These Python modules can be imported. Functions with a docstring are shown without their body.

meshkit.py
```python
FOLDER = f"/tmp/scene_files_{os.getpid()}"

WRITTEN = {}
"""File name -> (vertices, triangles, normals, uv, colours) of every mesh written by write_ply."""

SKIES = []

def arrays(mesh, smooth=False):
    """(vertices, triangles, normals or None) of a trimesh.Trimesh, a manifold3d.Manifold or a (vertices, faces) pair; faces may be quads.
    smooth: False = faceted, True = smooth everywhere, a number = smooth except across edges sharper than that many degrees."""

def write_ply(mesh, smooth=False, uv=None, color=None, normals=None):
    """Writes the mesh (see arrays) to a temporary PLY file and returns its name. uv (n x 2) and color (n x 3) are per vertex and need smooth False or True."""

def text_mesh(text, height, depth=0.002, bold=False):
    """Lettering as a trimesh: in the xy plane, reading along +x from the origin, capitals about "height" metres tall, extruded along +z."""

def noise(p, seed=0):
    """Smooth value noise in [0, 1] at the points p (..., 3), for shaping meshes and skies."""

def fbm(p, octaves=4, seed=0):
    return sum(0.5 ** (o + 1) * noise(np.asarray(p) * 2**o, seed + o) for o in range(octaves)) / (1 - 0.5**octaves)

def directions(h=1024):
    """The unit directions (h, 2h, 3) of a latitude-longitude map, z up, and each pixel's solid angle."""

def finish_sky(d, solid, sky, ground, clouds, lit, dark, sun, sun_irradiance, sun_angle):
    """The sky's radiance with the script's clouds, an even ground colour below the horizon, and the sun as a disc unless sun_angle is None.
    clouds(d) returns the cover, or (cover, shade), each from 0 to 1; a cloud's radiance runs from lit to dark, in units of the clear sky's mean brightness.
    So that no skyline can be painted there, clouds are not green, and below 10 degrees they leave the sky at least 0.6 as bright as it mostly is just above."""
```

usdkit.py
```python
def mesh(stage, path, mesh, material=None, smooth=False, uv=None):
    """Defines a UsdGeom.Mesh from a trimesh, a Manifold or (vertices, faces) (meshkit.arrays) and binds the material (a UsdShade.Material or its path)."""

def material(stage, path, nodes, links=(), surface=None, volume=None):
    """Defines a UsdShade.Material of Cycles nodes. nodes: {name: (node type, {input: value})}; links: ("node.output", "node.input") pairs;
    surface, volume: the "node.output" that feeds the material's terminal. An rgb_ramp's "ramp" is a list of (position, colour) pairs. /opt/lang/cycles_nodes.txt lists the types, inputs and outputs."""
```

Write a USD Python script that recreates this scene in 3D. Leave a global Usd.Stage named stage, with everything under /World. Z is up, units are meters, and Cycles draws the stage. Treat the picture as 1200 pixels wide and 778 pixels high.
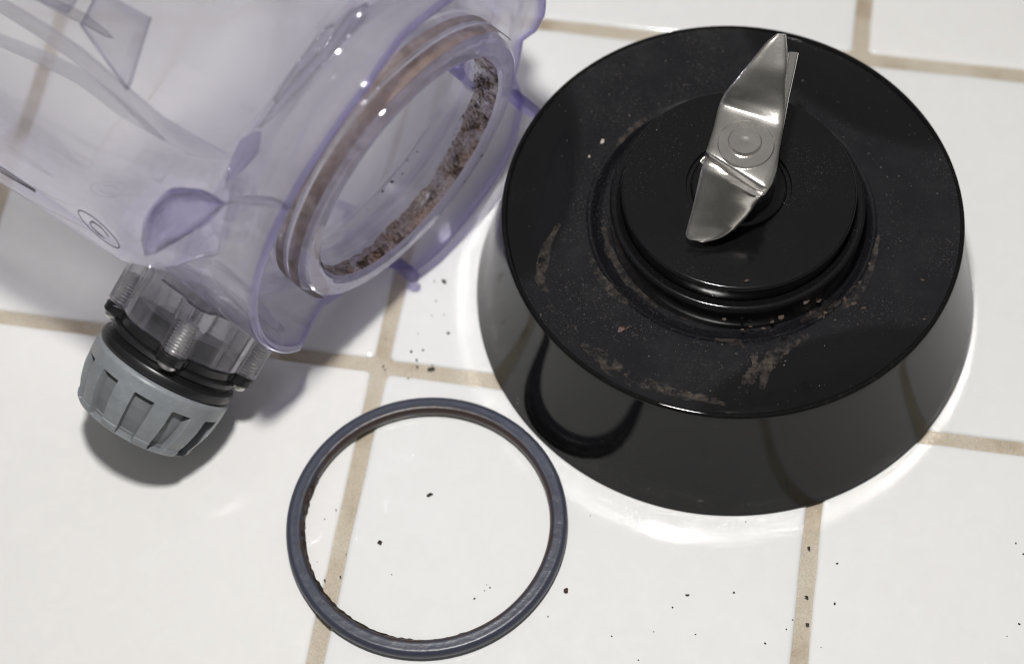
import math, random
import numpy as np, trimesh
from pxr import Usd, UsdGeom, UsdLux, UsdShade, Gf, Sdf
from shapely.geometry import Point, Polygon
from shapely import union_all
import usdkit, meshkit

stage = Usd.Stage.CreateInMemory()
UsdGeom.SetStageUpAxis(stage, 'Z')
UsdGeom.SetStageMetersPerUnit(stage, 1.0)
UsdGeom.Xform.Define(stage, '/World')
UsdGeom.Scope.Define(stage, '/World/Looks')
RNG = np.random.default_rng(7)
random.seed(7)
rad, sin, cos, pi = math.radians, math.sin, math.cos, math.pi

# ------------------------------------------------------------------ camera
FPX, CAZ, CEL, CROLL = 2263.5154, -0.242113226, 1.07356613, -0.0878724452
CAM = np.array([0.0848255017, -0.206648955, 0.417993874])
_F = np.array([sin(CAZ)*cos(CEL), cos(CAZ)*cos(CEL), -sin(CEL)])
_R = np.cross(_F, [0, 0, 1]); _R /= np.linalg.norm(_R); _U = np.cross(_R, _F)
_c, _s = cos(CROLL), sin(CROLL)
CR, CU = _c*_R + _s*_U, -_s*_R + _c*_U
cam = UsdGeom.Camera.Define(stage, '/World/camera')
m4 = np.eye(4); m4[0, :3], m4[1, :3], m4[2, :3], m4[3, :3] = CR, CU, -_F, CAM
cam.AddTransformOp().Set(Gf.Matrix4d(*m4.ravel().tolist()))
cam.CreateHorizontalApertureAttr(36.0)
cam.CreateFocalLengthAttr(36.0*FPX/1200.0)
cam.CreateClippingRangeAttr(Gf.Vec2f(0.01, 100.0))
cam.CreateFStopAttr(9.0)
cam.CreateFocusDistanceAttr(0.432)
STOPS = 4.0   # the lamps are dim and the exposure long
cam.CreateExposureAttr(STOPS)

def at(px, py, z=0.0):
    "the point at height z that stands at a measured spot of the photograph"
    d = _F + (px-600)/FPX*CR - (py-389)/FPX*CU
    return CAM + d*(z-CAM[2])/d[2]

# ------------------------------------------------------------------ light: one soft lamp high overhead, dim room all round
LAMP_C, LAMP_DIST, LAMP_DIR = np.array([0.068, 0.03, 0.0]), 0.52, np.array([-0.055, -0.14, 0.985])
lamp = UsdLux.DiskLight.Define(stage, '/World/ceiling_lamp')
ld = LAMP_DIR/np.linalg.norm(LAMP_DIR); lz = ld
lx = np.cross([0, 1, 0], lz); lx /= np.linalg.norm(lx); ly = np.cross(lz, lx)
ml = np.eye(4); ml[0, :3], ml[1, :3], ml[2, :3], ml[3, :3] = lx, ly, lz, LAMP_C + LAMP_DIST*ld
lamp.AddTransformOp().Set(Gf.Matrix4d(*ml.ravel().tolist()))
LAMP_R, LAMP_POWER = 0.022, 0.93
lamp.CreateRadiusAttr(LAMP_R)
lamp.CreateIntensityAttr(LAMP_POWER/(LAMP_R/LAMP_DIST)**2/2**STOPS)
lamp.CreateColorAttr(Gf.Vec3f(1.0, 0.985, 0.96))
dome = UsdLux.DomeLight.Define(stage, '/World/room_light')
room = usdkit.material(stage, '/World/Looks/room', {'g': ('texture_coordinate', {}), 'z': ('separate_xyz', {}), 'm': ('map_range', {'range_type': 'smoothstep', 'from_min': 0.1, 'from_max': 0.85, 'to_min': 0.045, 'to_max': 0.20}),
    'k': ('math', {'math_type': 'multiply', 'value2': 1/2**STOPS}), 'b': ('background_shader', {'color': (1.0, 0.985, 0.965)})},   # pale ceiling, dimmer walls
    [('g.generated', 'z.vector'), ('z.z', 'm.value'), ('m.result', 'k.value1'), ('k.value', 'b.strength')], surface='b.background')
UsdShade.MaterialBindingAPI.Apply(dome.GetPrim()).Bind(room)

# ------------------------------------------------------------------ helpers
used = {}
def numbered(path):
    n = used.get(path, 0); used[path] = n+1
    return path if n == 0 else f'{path}_{n:03d}'
def data(o, **kw):
    for k, v in kw.items():
        if v: o.SetCustomDataByKey(k, v)
    return o
def thing(name, label, cat, loc=(0, 0, 0), group=None, kind=None):
    x = UsdGeom.Xform.Define(stage, numbered('/World/'+name))
    x.AddTranslateOp().Set(Gf.Vec3d(*map(float, loc)))
    o = x.GetPrim(); o.SetMetadata('comment', '')
    ORIGIN[str(o.GetPath())] = np.array(loc, float)
    return data(o, label=label, category=cat, group=group, kind=kind)
ORIGIN = {}
def part(parent, name, mesh, mat, smooth=35, **kw):
    "a mesh given in world coordinates, placed below its thing (or below a part of it)"
    root = '/'.join(str(parent.GetPath()).split('/')[:3])
    v, f = (mesh.vertices, mesh.faces) if hasattr(mesh, 'vertices') else mesh
    v = np.asarray(v, float) - ORIGIN.get(root, np.zeros(3))
    f = np.asarray(f, int)
    path = numbered(f'{parent.GetPath()}/{name}')
    g = usdkit.mesh(stage, path, trimesh.Trimesh(v, tri(f), process=False), mat, smooth=smooth)
    return data(g.GetPrim(), **kw)
def tri(f):
    return f if f.shape[1] == 3 else np.vstack([f[:, [0, 1, 2]], f[:, [0, 2, 3]]])
def fix(m):
    m = trimesh.Trimesh(m[0], tri(np.asarray(m[1])), process=False) if isinstance(m, tuple) else m
    if m.is_watertight and m.volume < 0: m.invert()
    return m
def grid_mesh(P, closed_u=False, closed_v=False):
    "P (u, v, 3) to a mesh"
    nu, nv = P.shape[:2]
    iu = np.arange(nu if closed_u else nu-1); iv = np.arange(nv if closed_v else nv-1)
    a, b = np.meshgrid(iu, iv, indexing='ij'); a2, b2 = (a+1) % nu, (b+1) % nv
    q = np.stack([a*nv+b, a2*nv+b, a2*nv+b2, a*nv+b2], -1).reshape(-1, 4)
    return trimesh.Trimesh(P.reshape(-1, 3), tri(q), process=False)
def lathe(profile, n=128, O=np.zeros(3), X=np.array([1., 0, 0]), Y=np.array([0, 1., 0]), Z=np.array([0, 0, 1.])):
    "closed solid of revolution of (r, h) points about Z through O"
    pr = np.array(profile, float)
    t = np.arange(n)*2*pi/n
    P = O + pr[:, 0, None, None]*(np.cos(t)[None, :, None]*X + np.sin(t)[None, :, None]*Y) + pr[:, 1, None, None]*Z
    m = grid_mesh(P, closed_v=True)
    m.merge_vertices(); m.update_faces(m.nondegenerate_faces())
    m.fix_normals()
    return m
def arc(cx, cy, r, a0, a1, n=6):
    return [(cx+r*cos(rad(a0+(a1-a0)*i/n)), cy+r*sin(rad(a0+(a1-a0)*i/n))) for i in range(n+1)]
def ss(x):
    x = np.clip(x, 0, 1); return x*x*(3-2*x)
def M(name, nodes, links=(), surface='p.BSDF', volume=None):
    return usdkit.material(stage, '/World/Looks/'+name, nodes, links, surface, volume)

# ------------------------------------------------------------------ materials
def tile_mat(i, c):
    return M(f'tile_glaze_{i}', {
        'g': ('geometry', {}), 'n': ('noise_texture', {'scale': 22.0, 'detail': 1.0}), 'n2': ('noise_texture', {'scale': 900.0, 'detail': 2.0}),
        'r': ('rgb_ramp', {'ramp': [(0.3, tuple(np.array(c)*0.972)), (0.7, c)]}), 'n3': ('noise_texture', {'scale': 160.0, 'detail': 5.0, 'roughness': 0.65, 'distortion': 1.0}), 'rm': ('map_range', {'from_min': 0.35, 'from_max': 0.75, 'to_min': 0.06, 'to_max': 0.20}),
        'b': ('bump', {'strength': 0.2, 'distance': 0.0008}), 'b2': ('bump', {'strength': 0.08, 'distance': 0.00015}),
        'p': ('principled_bsdf', {'roughness': 0.10, 'ior': 1.5})},
        [('g.position', 'n.vector'), ('g.position', 'n2.vector'), ('g.position', 'n3.vector'), ('n3.fac', 'rm.value'), ('rm.result', 'p.roughness'), ('n3.fac', 'r.fac'), ('r.color', 'p.base_color'), ('n.fac', 'b.height'), ('n2.fac', 'b2.height'), ('b.normal', 'b2.normal'), ('b2.normal', 'p.normal')])
TILES = [tile_mat(0, (0.80, 0.795, 0.785)), tile_mat(1, (0.785, 0.785, 0.78)), tile_mat(2, (0.81, 0.80, 0.785))]
GROUT = M('grout', {'g': ('geometry', {}), 'n': ('noise_texture', {'scale': 70.0, 'detail': 4.0}), 'n2': ('noise_texture', {'scale': 1800.0, 'detail': 3.0}), 'n3': ('noise_texture', {'scale': 25.0, 'detail': 2.0}),
    'r': ('rgb_ramp', {'ramp': [(0.28, (0.38, 0.30, 0.21)), (0.46, (0.55, 0.485, 0.39)), (0.75, (0.62, 0.565, 0.475))]}),
    'x': ('mix', {'mix_type': 'multiply', 'fac': 0.35}), 'r2': ('rgb_ramp', {'ramp': [(0.35, (0.75, 0.7, 0.62)), (0.6, (1, 1, 1))]}),
    'b': ('bump', {'strength': 0.9, 'distance': 0.0006}), 'p': ('principled_bsdf', {'roughness': 0.85})},
    [('g.position', 'n.vector'), ('g.position', 'n2.vector'), ('g.position', 'n3.vector'), ('n.fac', 'r.fac'), ('r.color', 'x.color1'), ('n2.fac', 'r2.fac'), ('r2.color', 'x.color2'), ('x.color', 'p.base_color'), ('n2.fac', 'b.height'), ('b.normal', 'p.normal')])
def black(name, rough, base=(0.0065, 0.0065, 0.007), dust=0.0, scratch=0.0):
    nodes = {'g': ('geometry', {}), 'n': ('noise_texture', {'scale': 140.0, 'detail': 4.0, 'roughness': 0.6}), 'd': ('noise_texture', {'scale': 2600.0, 'detail': 2.0}), 'd2': ('noise_texture', {'scale': 60.0, 'detail': 3.0}),
        'm': ('map_range', {'from_min': 0.3, 'from_max': 0.75, 'to_min': rough*0.75, 'to_max': rough*1.35}),
        'dr': ('map_range', {'from_min': 0.62, 'from_max': 0.74, 'to_min': 0.0, 'to_max': dust, 'clamp': True}),
        'dm': ('map_range', {'from_min': 0.42, 'from_max': 0.7, 'to_min': 0.0, 'to_max': 1.0, 'clamp': True}),
        'mul': ('math', {'math_type': 'multiply'}), 'x': ('mix', {'color1': base, 'color2': (0.16, 0.14, 0.13)}),
        'b': ('bump', {'strength': 0.12, 'distance': 0.0002}), 'p': ('principled_bsdf', {'ior': 1.5})}
    links = [('g.position', 'n.vector'), ('g.position', 'd.vector'), ('g.position', 'd2.vector'), ('n.fac', 'm.value'), ('m.result', 'p.roughness'), ('d.fac', 'dr.value'), ('d2.fac', 'dm.value'), ('dr.result', 'mul.value1'), ('dm.result', 'mul.value2'),
        ('mul.value', 'x.fac'), ('x.color', 'p.base_color'), ('n.fac', 'b.height'), ('b.normal', 'p.normal')]
    return M(name, nodes, links)
WALL = M('black_gloss_wall', {'g': ('geometry', {}), 'f': ('fresnel', {'IOR': 1.45}), 'd1': ('noise_texture', {'scale': 1500.0, 'detail': 3.0}), 'dm': ('map_range', {'from_min': 0.56, 'from_max': 0.78, 'to_min': 0.0, 'to_max': 0.22, 'clamp': True}), 'n2': ('noise_texture', {'scale': 45.0, 'detail': 4.0, 'roughness': 0.6, 'distortion': 1.5}), 'dm2': ('map_range', {'from_min': 0.45, 'from_max': 0.72, 'to_min': 0.05, 'to_max': 1.0, 'clamp': True}), 'dd': ('math', {'math_type': 'multiply'}), 'dust': ('diffuse_bsdf', {'color': (0.22, 0.20, 0.18)}), 'xx': ('mix_closure', {}),
    'd': ('diffuse_bsdf', {'color': (0.005, 0.005, 0.005)}), 't': ('toon_bsdf', {'component': 'glossy', 'color': (1, 1, 1), 'size': 0.012, 'smooth': 0.012}), 'x': ('mix_closure', {})},
    [('g.position', 'd1.vector'), ('g.position', 'n2.vector'), ('d1.fac', 'dm.value'), ('n2.fac', 'dm2.value'), ('dm.result', 'dd.value1'), ('dm2.result', 'dd.value2'), ('dd.value', 'xx.fac'), ('f.fac', 'x.fac'), ('d.BSDF', 'x.closure1'), ('t.BSDF', 'x.closure2'), ('x.closure', 'xx.closure1'), ('dust.BSDF', 'xx.closure2')], surface='xx.closure')
BOSS = black('black_gloss_boss', 0.13, (0.0045, 0.0045, 0.005), dust=0.3)
RUBBER_BLACK = M('black_rubber', {'p': ('principled_bsdf', {'base_color': (0.012, 0.012, 0.013), 'roughness': 0.33})})
STEEL = M('blade_steel', {'g': ('geometry', {}), 'mp': ('mapping', {'scale': (1.0, 0.12, 1.0)}), 'n': ('noise_texture', {'scale': 2600.0, 'detail': 3.0}), 'n2': ('noise_texture', {'scale': 260.0, 'detail': 3.0}),
    'm': ('map_range', {'from_min': 0.3, 'from_max': 0.7, 'to_min': 0.21, 'to_max': 0.25}), 'b': ('bump', {'strength': 0.28, 'distance': 0.0001}),
    'p': ('principled_bsdf', {'base_color': (0.82, 0.79, 0.745), 'metallic': 1.0})},
    [('g.position', 'mp.vector'), ('mp.vector', 'n.vector'), ('g.position', 'n2.vector'), ('n2.fac', 'm.value'), ('m.result', 'p.roughness'), ('n.fac', 'b.height'), ('b.normal', 'p.normal')])
SCREW = M('screw_steel', {'p': ('principled_bsdf', {'base_color': (0.7, 0.69, 0.67), 'metallic': 1.0, 'roughness': 0.38})})
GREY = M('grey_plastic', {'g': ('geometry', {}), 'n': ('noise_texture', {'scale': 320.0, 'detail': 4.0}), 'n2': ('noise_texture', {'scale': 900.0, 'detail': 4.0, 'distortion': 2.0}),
    'r': ('rgb_ramp', {'ramp': [(0.3, (0.20, 0.215, 0.23)), (0.7, (0.245, 0.26, 0.275))]}), 'at': ('attribute', {'attribute': 'edge'}), 'gr': ('math', {'math_type': 'multiply', 'value2': 0.42}), 'slot_shade': ('mix', {'color2': (0.075, 0.078, 0.08)}),  # darker slot floors: recess shade painted into the colour, with some dirt tone
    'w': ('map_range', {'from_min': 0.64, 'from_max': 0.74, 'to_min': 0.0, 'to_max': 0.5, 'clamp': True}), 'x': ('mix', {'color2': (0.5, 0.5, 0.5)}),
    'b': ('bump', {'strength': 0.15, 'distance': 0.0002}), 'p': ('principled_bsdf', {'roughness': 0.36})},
    [('g.position', 'n.vector'), ('g.position', 'n2.vector'), ('n.fac', 'r.fac'), ('n2.fac', 'w.value'), ('w.result', 'x.fac'), ('r.color', 'x.color1'), ('at.fac', 'gr.value1'), ('gr.value', 'slot_shade.fac'), ('x.color', 'slot_shade.color1'), ('slot_shade.color', 'p.base_color'), ('n2.fac', 'b.height'), ('b.normal', 'p.normal')])
def plastic(name, bent0, bent1, edge, absorb, density, rough, haze, haze_foot=1.0):
    "moulded plastic: light passes thin walls nearly straight, thick ones bent; both surfaces shine; the primvar 'edge' deepens its colour along thick rims"
    return M(name, {'p': ('principled_bsdf', {'distribution': 'multi_ggx', 'roughness': rough, 'ior': 1.5, 'transmission_weight': 1.0}),
        't': ('transparent_bsdf', {}), 'g': ('glossy_bsdf', {'roughness': rough, 'color': (1, 1, 1)}), 'lw': ('layer_weight', {'blend': 0.5}), 'pw': ('math', {'math_type': 'power', 'value2': 4.0}), 'f': ('math', {'math_type': 'multiply_add', 'value2': 0.45, 'value3': 0.04}),
        'at': ('attribute', {'attribute': 'edge'}), 'pv': ('math', {'math_type': 'power', 'value2': 2.5}), 'ps': ('math', {'math_type': 'multiply_add', 'value2': 0.10, 'value3': 0.0}), 'ed': ('math', {'math_type': 'add', 'use_clamp': True}),
        'c': ('mix', {'color1': (0.996, 0.995, 0.998), 'color2': edge}), 'x': ('mix_closure', {}), 'y': ('mix_closure', {}), 'geo': ('geometry', {}), 'sub': ('vector_math', {'math_type': 'subtract', 'vector2': (0.0095, 0.0210, 0.0563)}), 'dot': ('vector_math', {'math_type': 'dot_product', 'vector2': (0.8498, -0.5169, -0.1031)}),
        'bm': ('map_range', {'from_min': -0.050, 'from_max': -0.030, 'to_min': bent0, 'to_max': bent1, 'clamp': True}), 'd0': ('diffuse_bsdf', {'color': (0.84, 0.82, 0.92)}), 'd1': ('translucent_bsdf', {'color': (0.84, 0.82, 0.92)}), 'd': ('mix_closure', {'fac': 0.5}), 'hz': ('map_range', {'from_min': -0.050, 'from_max': -0.030, 'to_min': haze, 'to_max': haze*haze_foot, 'clamp': True}), 'z': ('mix_closure', {}),
        'v': ('absorption_volume', {'color': absorb, 'density': density})},
        [('geo.position', 'sub.vector1'), ('sub.vector', 'dot.vector1'), ('dot.value', 'bm.value'), ('bm.result', 'y.fac'), ('lw.facing', 'pw.value1'), ('pw.value', 'f.value1'), ('f.value', 'x.fac'), ('lw.facing', 'pv.value1'), ('pv.value', 'ps.value1'), ('at.fac', 'ed.value1'), ('ps.value', 'ed.value2'), ('ed.value', 'c.fac'), ('c.color', 't.color'), ('c.color', 'p.base_color'), ('t.BSDF', 'x.closure1'), ('g.BSDF', 'x.closure2'), ('x.closure', 'y.closure1'), ('p.BSDF', 'y.closure2'), ('y.closure', 'z.closure1'), ('d0.BSDF', 'd.closure1'), ('d1.BSDF', 'd.closure2'), ('d.closure', 'z.closure2'), ('dot.value', 'hz.value'), ('hz.result', 'z.fac')], surface='z.closure', volume='v.volume')
JAR = plastic('lavender_plastic', 0.20, 0.50, (0.42, 0.36, 0.76), (0.30, 0.22, 0.86), 7.0, 0.012, 0.025, 3.2)
DEEP = plastic('deep_lavender_plastic', 0.35, 0.35, (0.42, 0.36, 0.76), (0.30, 0.20, 0.78), 120.0, 0.02, 0.0)
SOFT = plastic('soft_rib_plastic', 0.45, 0.45, (0.42, 0.36, 0.76), (0.38, 0.30, 0.62), 50.0, 0.05, 0.03)
PAD = plastic('pad_plastic', 0.55, 0.55, (0.42, 0.36, 0.76), (0.30, 0.22, 0.86), 9.0, 0.015, 0.02)
RIB = plastic('rib_plastic', 0.85, 0.85, (0.42, 0.36, 0.76), (0.30, 0.20, 0.78), 40.0, 0.02, 0.0)
CLEAR = plastic('clear_plastic', 0.72, 0.72, (0.8, 0.8, 0.88), (0.5, 0.45, 0.65), 4.0, 0.02, 0.07)
def film(name, lo, hi, col1, col2, scale, most):
    return M(name, {'g': ('geometry', {}), 'n': ('noise_texture', {'scale': scale, 'detail': 5.0, 'roughness': 0.65}), 'n2': ('noise_texture', {'scale': scale*0.22, 'detail': 2.0}), 'a': ('math', {'math_type': 'add'}),
        'm': ('map_range', {'from_min': lo, 'from_max': hi, 'to_min': 0.0, 'to_max': most, 'clamp': True}), 'r': ('rgb_ramp', {'ramp': [(0.3, col1), (0.65, col2)]}),
        'p': ('principled_bsdf', {'roughness': 0.7}), 't': ('transparent_bsdf', {}), 'x': ('mix_closure', {})},
        [('g.position', 'n.vector'), ('g.position', 'n2.vector'), ('n.fac', 'a.value1'), ('n2.fac', 'a.value2'), ('a.value', 'm.value'), ('m.result', 'x.fac'), ('n.fac', 'r.fac'), ('r.color', 'p.base_color'), ('t.BSDF', 'x.closure1'), ('p.BSDF', 'x.closure2')], surface='x.closure')
FILM = film('brown_residue', 0.66, 1.20, (0.34, 0.215, 0.145), (0.085, 0.045, 0.026), 1300.0, 0.93)
HEAVY = film('caked_residue', 0.98, 1.16, (0.075, 0.038, 0.022), (0.018, 0.010, 0.006), 1000.0, 0.96)
STAIN = film('faint_brown_residue', 0.50, 1.15, (0.26, 0.175, 0.13), (0.11, 0.07, 0.048), 260.0, 0.75)
SMEAR = film('dusty_smear', 0.90, 1.3, (0.05, 0.038, 0.03), (0.10, 0.08, 0.065), 700.0, 0.50)
CRUMB = M('dark_crumb', {'p': ('principled_bsdf', {'base_color': (0.016, 0.009, 0.006), 'roughness': 0.6})})
CRUMB2 = M('red_brown_crumb', {'p': ('principled_bsdf', {'base_color': (0.06, 0.022, 0.018), 'roughness': 0.6})})
CRUMB3 = M('brown_crumb', {'p': ('principled_bsdf', {'base_color': (0.055, 0.036, 0.026), 'roughness': 0.7})})
CRUMB4 = M('pale_crumb', {'p': ('principled_bsdf', {'base_color': (0.45, 0.40, 0.34), 'roughness': 0.6})})
INK = M('grey_print', {'p': ('principled_bsdf', {'base_color': (0.09, 0.09, 0.10), 'roughness': 0.5})})

# ------------------------------------------------------------------ the tiled counter
PITCH, GAP = 0.108, 0.0036
top = thing('tiled_counter', 'white glazed square tiles with tan grout under the blender parts', 'tiled counter', (0, 0, 0), kind='structure')
X0, X1, Y0, Y1 = -5*PITCH, 6*PITCH, -4*PITCH, 6*PITCH
gx, gy = np.linspace(X0, X1, 12), np.linspace(Y0, Y1, 12)
part(top, 'grout_bed', trimesh.creation.box(bounds=[[X0, Y0, -0.012], [X1, Y1, -0.00095]]), GROUT, smooth=False)
def tile(ix, iy):
    h = PITCH/2 - GAP/2
    cx, cy = (ix+0.5)*PITCH + RNG.normal(0, 0.00012), (iy+0.5)*PITCH + RNG.normal(0, 0.00012)
    n, rc = 26, 0.0016
    pts = []
    for k in range(4):
        a = k*pi/2
        for j in range(5):
            b = a + j*pi/8
            pts.append(((h-rc)*np.array([[1, -1, -1, 1][k], [1, 1, -1, -1][k]]) + rc*np.array([cos(b), sin(b)])))
        nx = np.array([[-1, 0], [0, -1], [1, 0], [0, 1]][k])
        for j in range(1, 12):
            pts.append(pts[k*16+4] + nx*(2*(h-rc))*j/12)
    pts = np.array(pts)
    nn = pts/np.linalg.norm(pts, axis=1, keepdims=True)
    wob = (meshkit.fbm(np.c_[pts*240 + 50*ix, np.full(len(pts), iy*13.7)], 3, 5)-0.5)*0.00065
    pts = pts + nn*wob[:, None]
    rings = []
    for inset, z in ((0.0, -0.008), (0.0, -0.0011), (0.0002, -0.00060), (0.0006, -0.00028), (0.0013, -0.0001), (0.0030, -0.00002), (0.0075, 0.0)):
        s = (h-inset)/h
        rings.append(np.c_[pts*s, np.full(len(pts), z)])
    P = np.array(rings)
    tilt = RNG.normal(0, 0.0006, 2)
    m = grid_mesh(P, closed_v=True)
    v = np.vstack([m.vertices, [[0, 0, 0.0]]]); k = len(m.vertices); n = len(pts); last = (len(rings)-1)*n
    f = np.vstack([m.faces, [[last+i, last+(i+1) % n, k] for i in range(n)]])
    v[:, 2] += (v[:, :2]@tilt)*0.5*(np.abs(v[:, 2]) < 0.004)
    m = trimesh.Trimesh(v + [cx, cy, 0], f, process=False)
    if m.face_normals[-1][2] < 0: m.invert()
    part(top, 'tile', m, TILES[int(RNG.integers(3))], smooth=50)
for ix in range(-5, 6):
    for iy in range(-4, 6):
        tile(ix, iy)

# ------------------------------------------------------------------ the black blade base
BC = np.array([0.0803, 0.0333, 0.0])
base = thing('blender_blade_unit', 'round glossy black screw-in blender bottom with steel blades standing up', 'blade unit', BC)
ZR, RR = 0.0363, 0.0533
wall = [(0.0575, 0.0004), (0.0606, 0.0), (0.0610, 0.0002)]
for d_ in np.linspace(0.0355, 0.0006, 18): wall.append((0.0533 + 0.160*d_ + 1.75*d_*d_, 0.0360-d_))
wall[3:] = sorted(wall[3:], key=lambda q: q[1])
wall += [(0.05325, 0.0359), (0.0529, 0.03618), (0.0524, 0.0362), (0.0520, 0.0357), (0.0522, 0.0330), (0.0555, 0.012), (0.0580, 0.001)]
part(base, 'housing_wall', lathe(wall + wall[:1], 256, BC), WALL, smooth=40)
# the dish: shallow ring surface with three scooped recesses
nr, nt = 64, 384
r_ = np.concatenate([np.linspace(0.0265, 0.0345, 26), np.linspace(0.0349, 0.0523, nr-26)])
t_ = np.arange(nt)*2*pi/nt
def dish_z(r, t):
    z = np.interp(r, [0.0265, 0.0300, 0.0312, 0.0322, 0.0326, 0.0333, 0.0336, 0.040, 0.047, 0.0510, 0.0523], [0.0318, 0.0318, 0.0322, 0.0334, 0.0338, 0.0338, 0.0341, 0.0345, 0.0352, 0.0358, 0.03605])
    dz = 0
    for c in (178, -60, 60):
        dt = (np.degrees(t)-c+180) % 360-180
        q = np.sqrt((dt/34.0)**2 + ((0.0545-r)/0.0185)**2)
        dz = dz + ss((1.0-q)/0.5)*0.0012*(0.25+0.75*np.clip((0.0535-r)/0.008, 0, 1))
    return z - dz
Rg, Tg = np.meshgrid(r_, t_, indexing='ij')
P = np.stack([BC[0]+Rg*np.cos(Tg), BC[1]+Rg*np.sin(Tg), dish_z(Rg, Tg)], -1)
# scratched, dusty top
DISH = M('black_dusty_top', {'g': ('geometry', {}), 'n': ('noise_texture', {'scale': 120.0, 'detail': 4.0, 'roughness': 0.6}), 'd': ('noise_texture', {'scale': 2400.0, 'detail': 2.0}), 'd2': ('noise_texture', {'scale': 75.0, 'detail': 3.0}),
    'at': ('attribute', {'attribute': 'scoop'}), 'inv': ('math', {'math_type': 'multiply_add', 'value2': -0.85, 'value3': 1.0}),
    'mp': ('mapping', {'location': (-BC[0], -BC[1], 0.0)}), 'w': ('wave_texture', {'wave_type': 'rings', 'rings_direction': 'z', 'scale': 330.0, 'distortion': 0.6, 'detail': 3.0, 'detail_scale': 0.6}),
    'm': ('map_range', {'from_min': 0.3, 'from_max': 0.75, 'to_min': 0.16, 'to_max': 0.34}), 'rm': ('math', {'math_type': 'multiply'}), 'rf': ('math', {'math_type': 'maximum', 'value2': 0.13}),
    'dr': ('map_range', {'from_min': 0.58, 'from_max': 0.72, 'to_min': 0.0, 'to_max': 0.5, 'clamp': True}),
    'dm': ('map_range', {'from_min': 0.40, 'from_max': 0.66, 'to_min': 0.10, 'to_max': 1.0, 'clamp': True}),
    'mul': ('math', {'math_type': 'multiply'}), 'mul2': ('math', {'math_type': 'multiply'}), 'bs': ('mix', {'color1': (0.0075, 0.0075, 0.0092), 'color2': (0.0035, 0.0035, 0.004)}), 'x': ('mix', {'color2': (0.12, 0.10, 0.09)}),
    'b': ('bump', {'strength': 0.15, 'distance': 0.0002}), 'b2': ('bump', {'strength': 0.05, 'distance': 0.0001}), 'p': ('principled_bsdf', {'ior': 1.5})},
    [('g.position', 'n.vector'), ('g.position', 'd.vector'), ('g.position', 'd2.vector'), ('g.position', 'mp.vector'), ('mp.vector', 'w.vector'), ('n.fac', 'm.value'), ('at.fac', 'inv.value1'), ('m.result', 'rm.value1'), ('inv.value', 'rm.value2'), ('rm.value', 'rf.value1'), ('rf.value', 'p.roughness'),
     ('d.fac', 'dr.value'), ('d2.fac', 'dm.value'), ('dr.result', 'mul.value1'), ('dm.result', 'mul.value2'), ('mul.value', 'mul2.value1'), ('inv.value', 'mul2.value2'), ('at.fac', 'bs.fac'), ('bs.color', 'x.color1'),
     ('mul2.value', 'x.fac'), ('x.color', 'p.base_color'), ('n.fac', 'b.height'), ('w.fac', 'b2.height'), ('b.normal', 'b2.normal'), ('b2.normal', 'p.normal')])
d_ = grid_mesh(P, closed_v=True)
if d_.face_normals[:, 2].mean() < 0: d_.invert()
low = P.copy(); low[..., 2] -= 0.0015
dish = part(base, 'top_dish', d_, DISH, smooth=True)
def scoop(r, t):
    q = np.min([np.sqrt((((np.degrees(t)-c+180) % 360-180)/34.0)**2 + ((0.0545-r)/0.0185)**2) for c in (178, -60, 60)], axis=0)
    return ss((1.02-q)/0.16)
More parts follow.
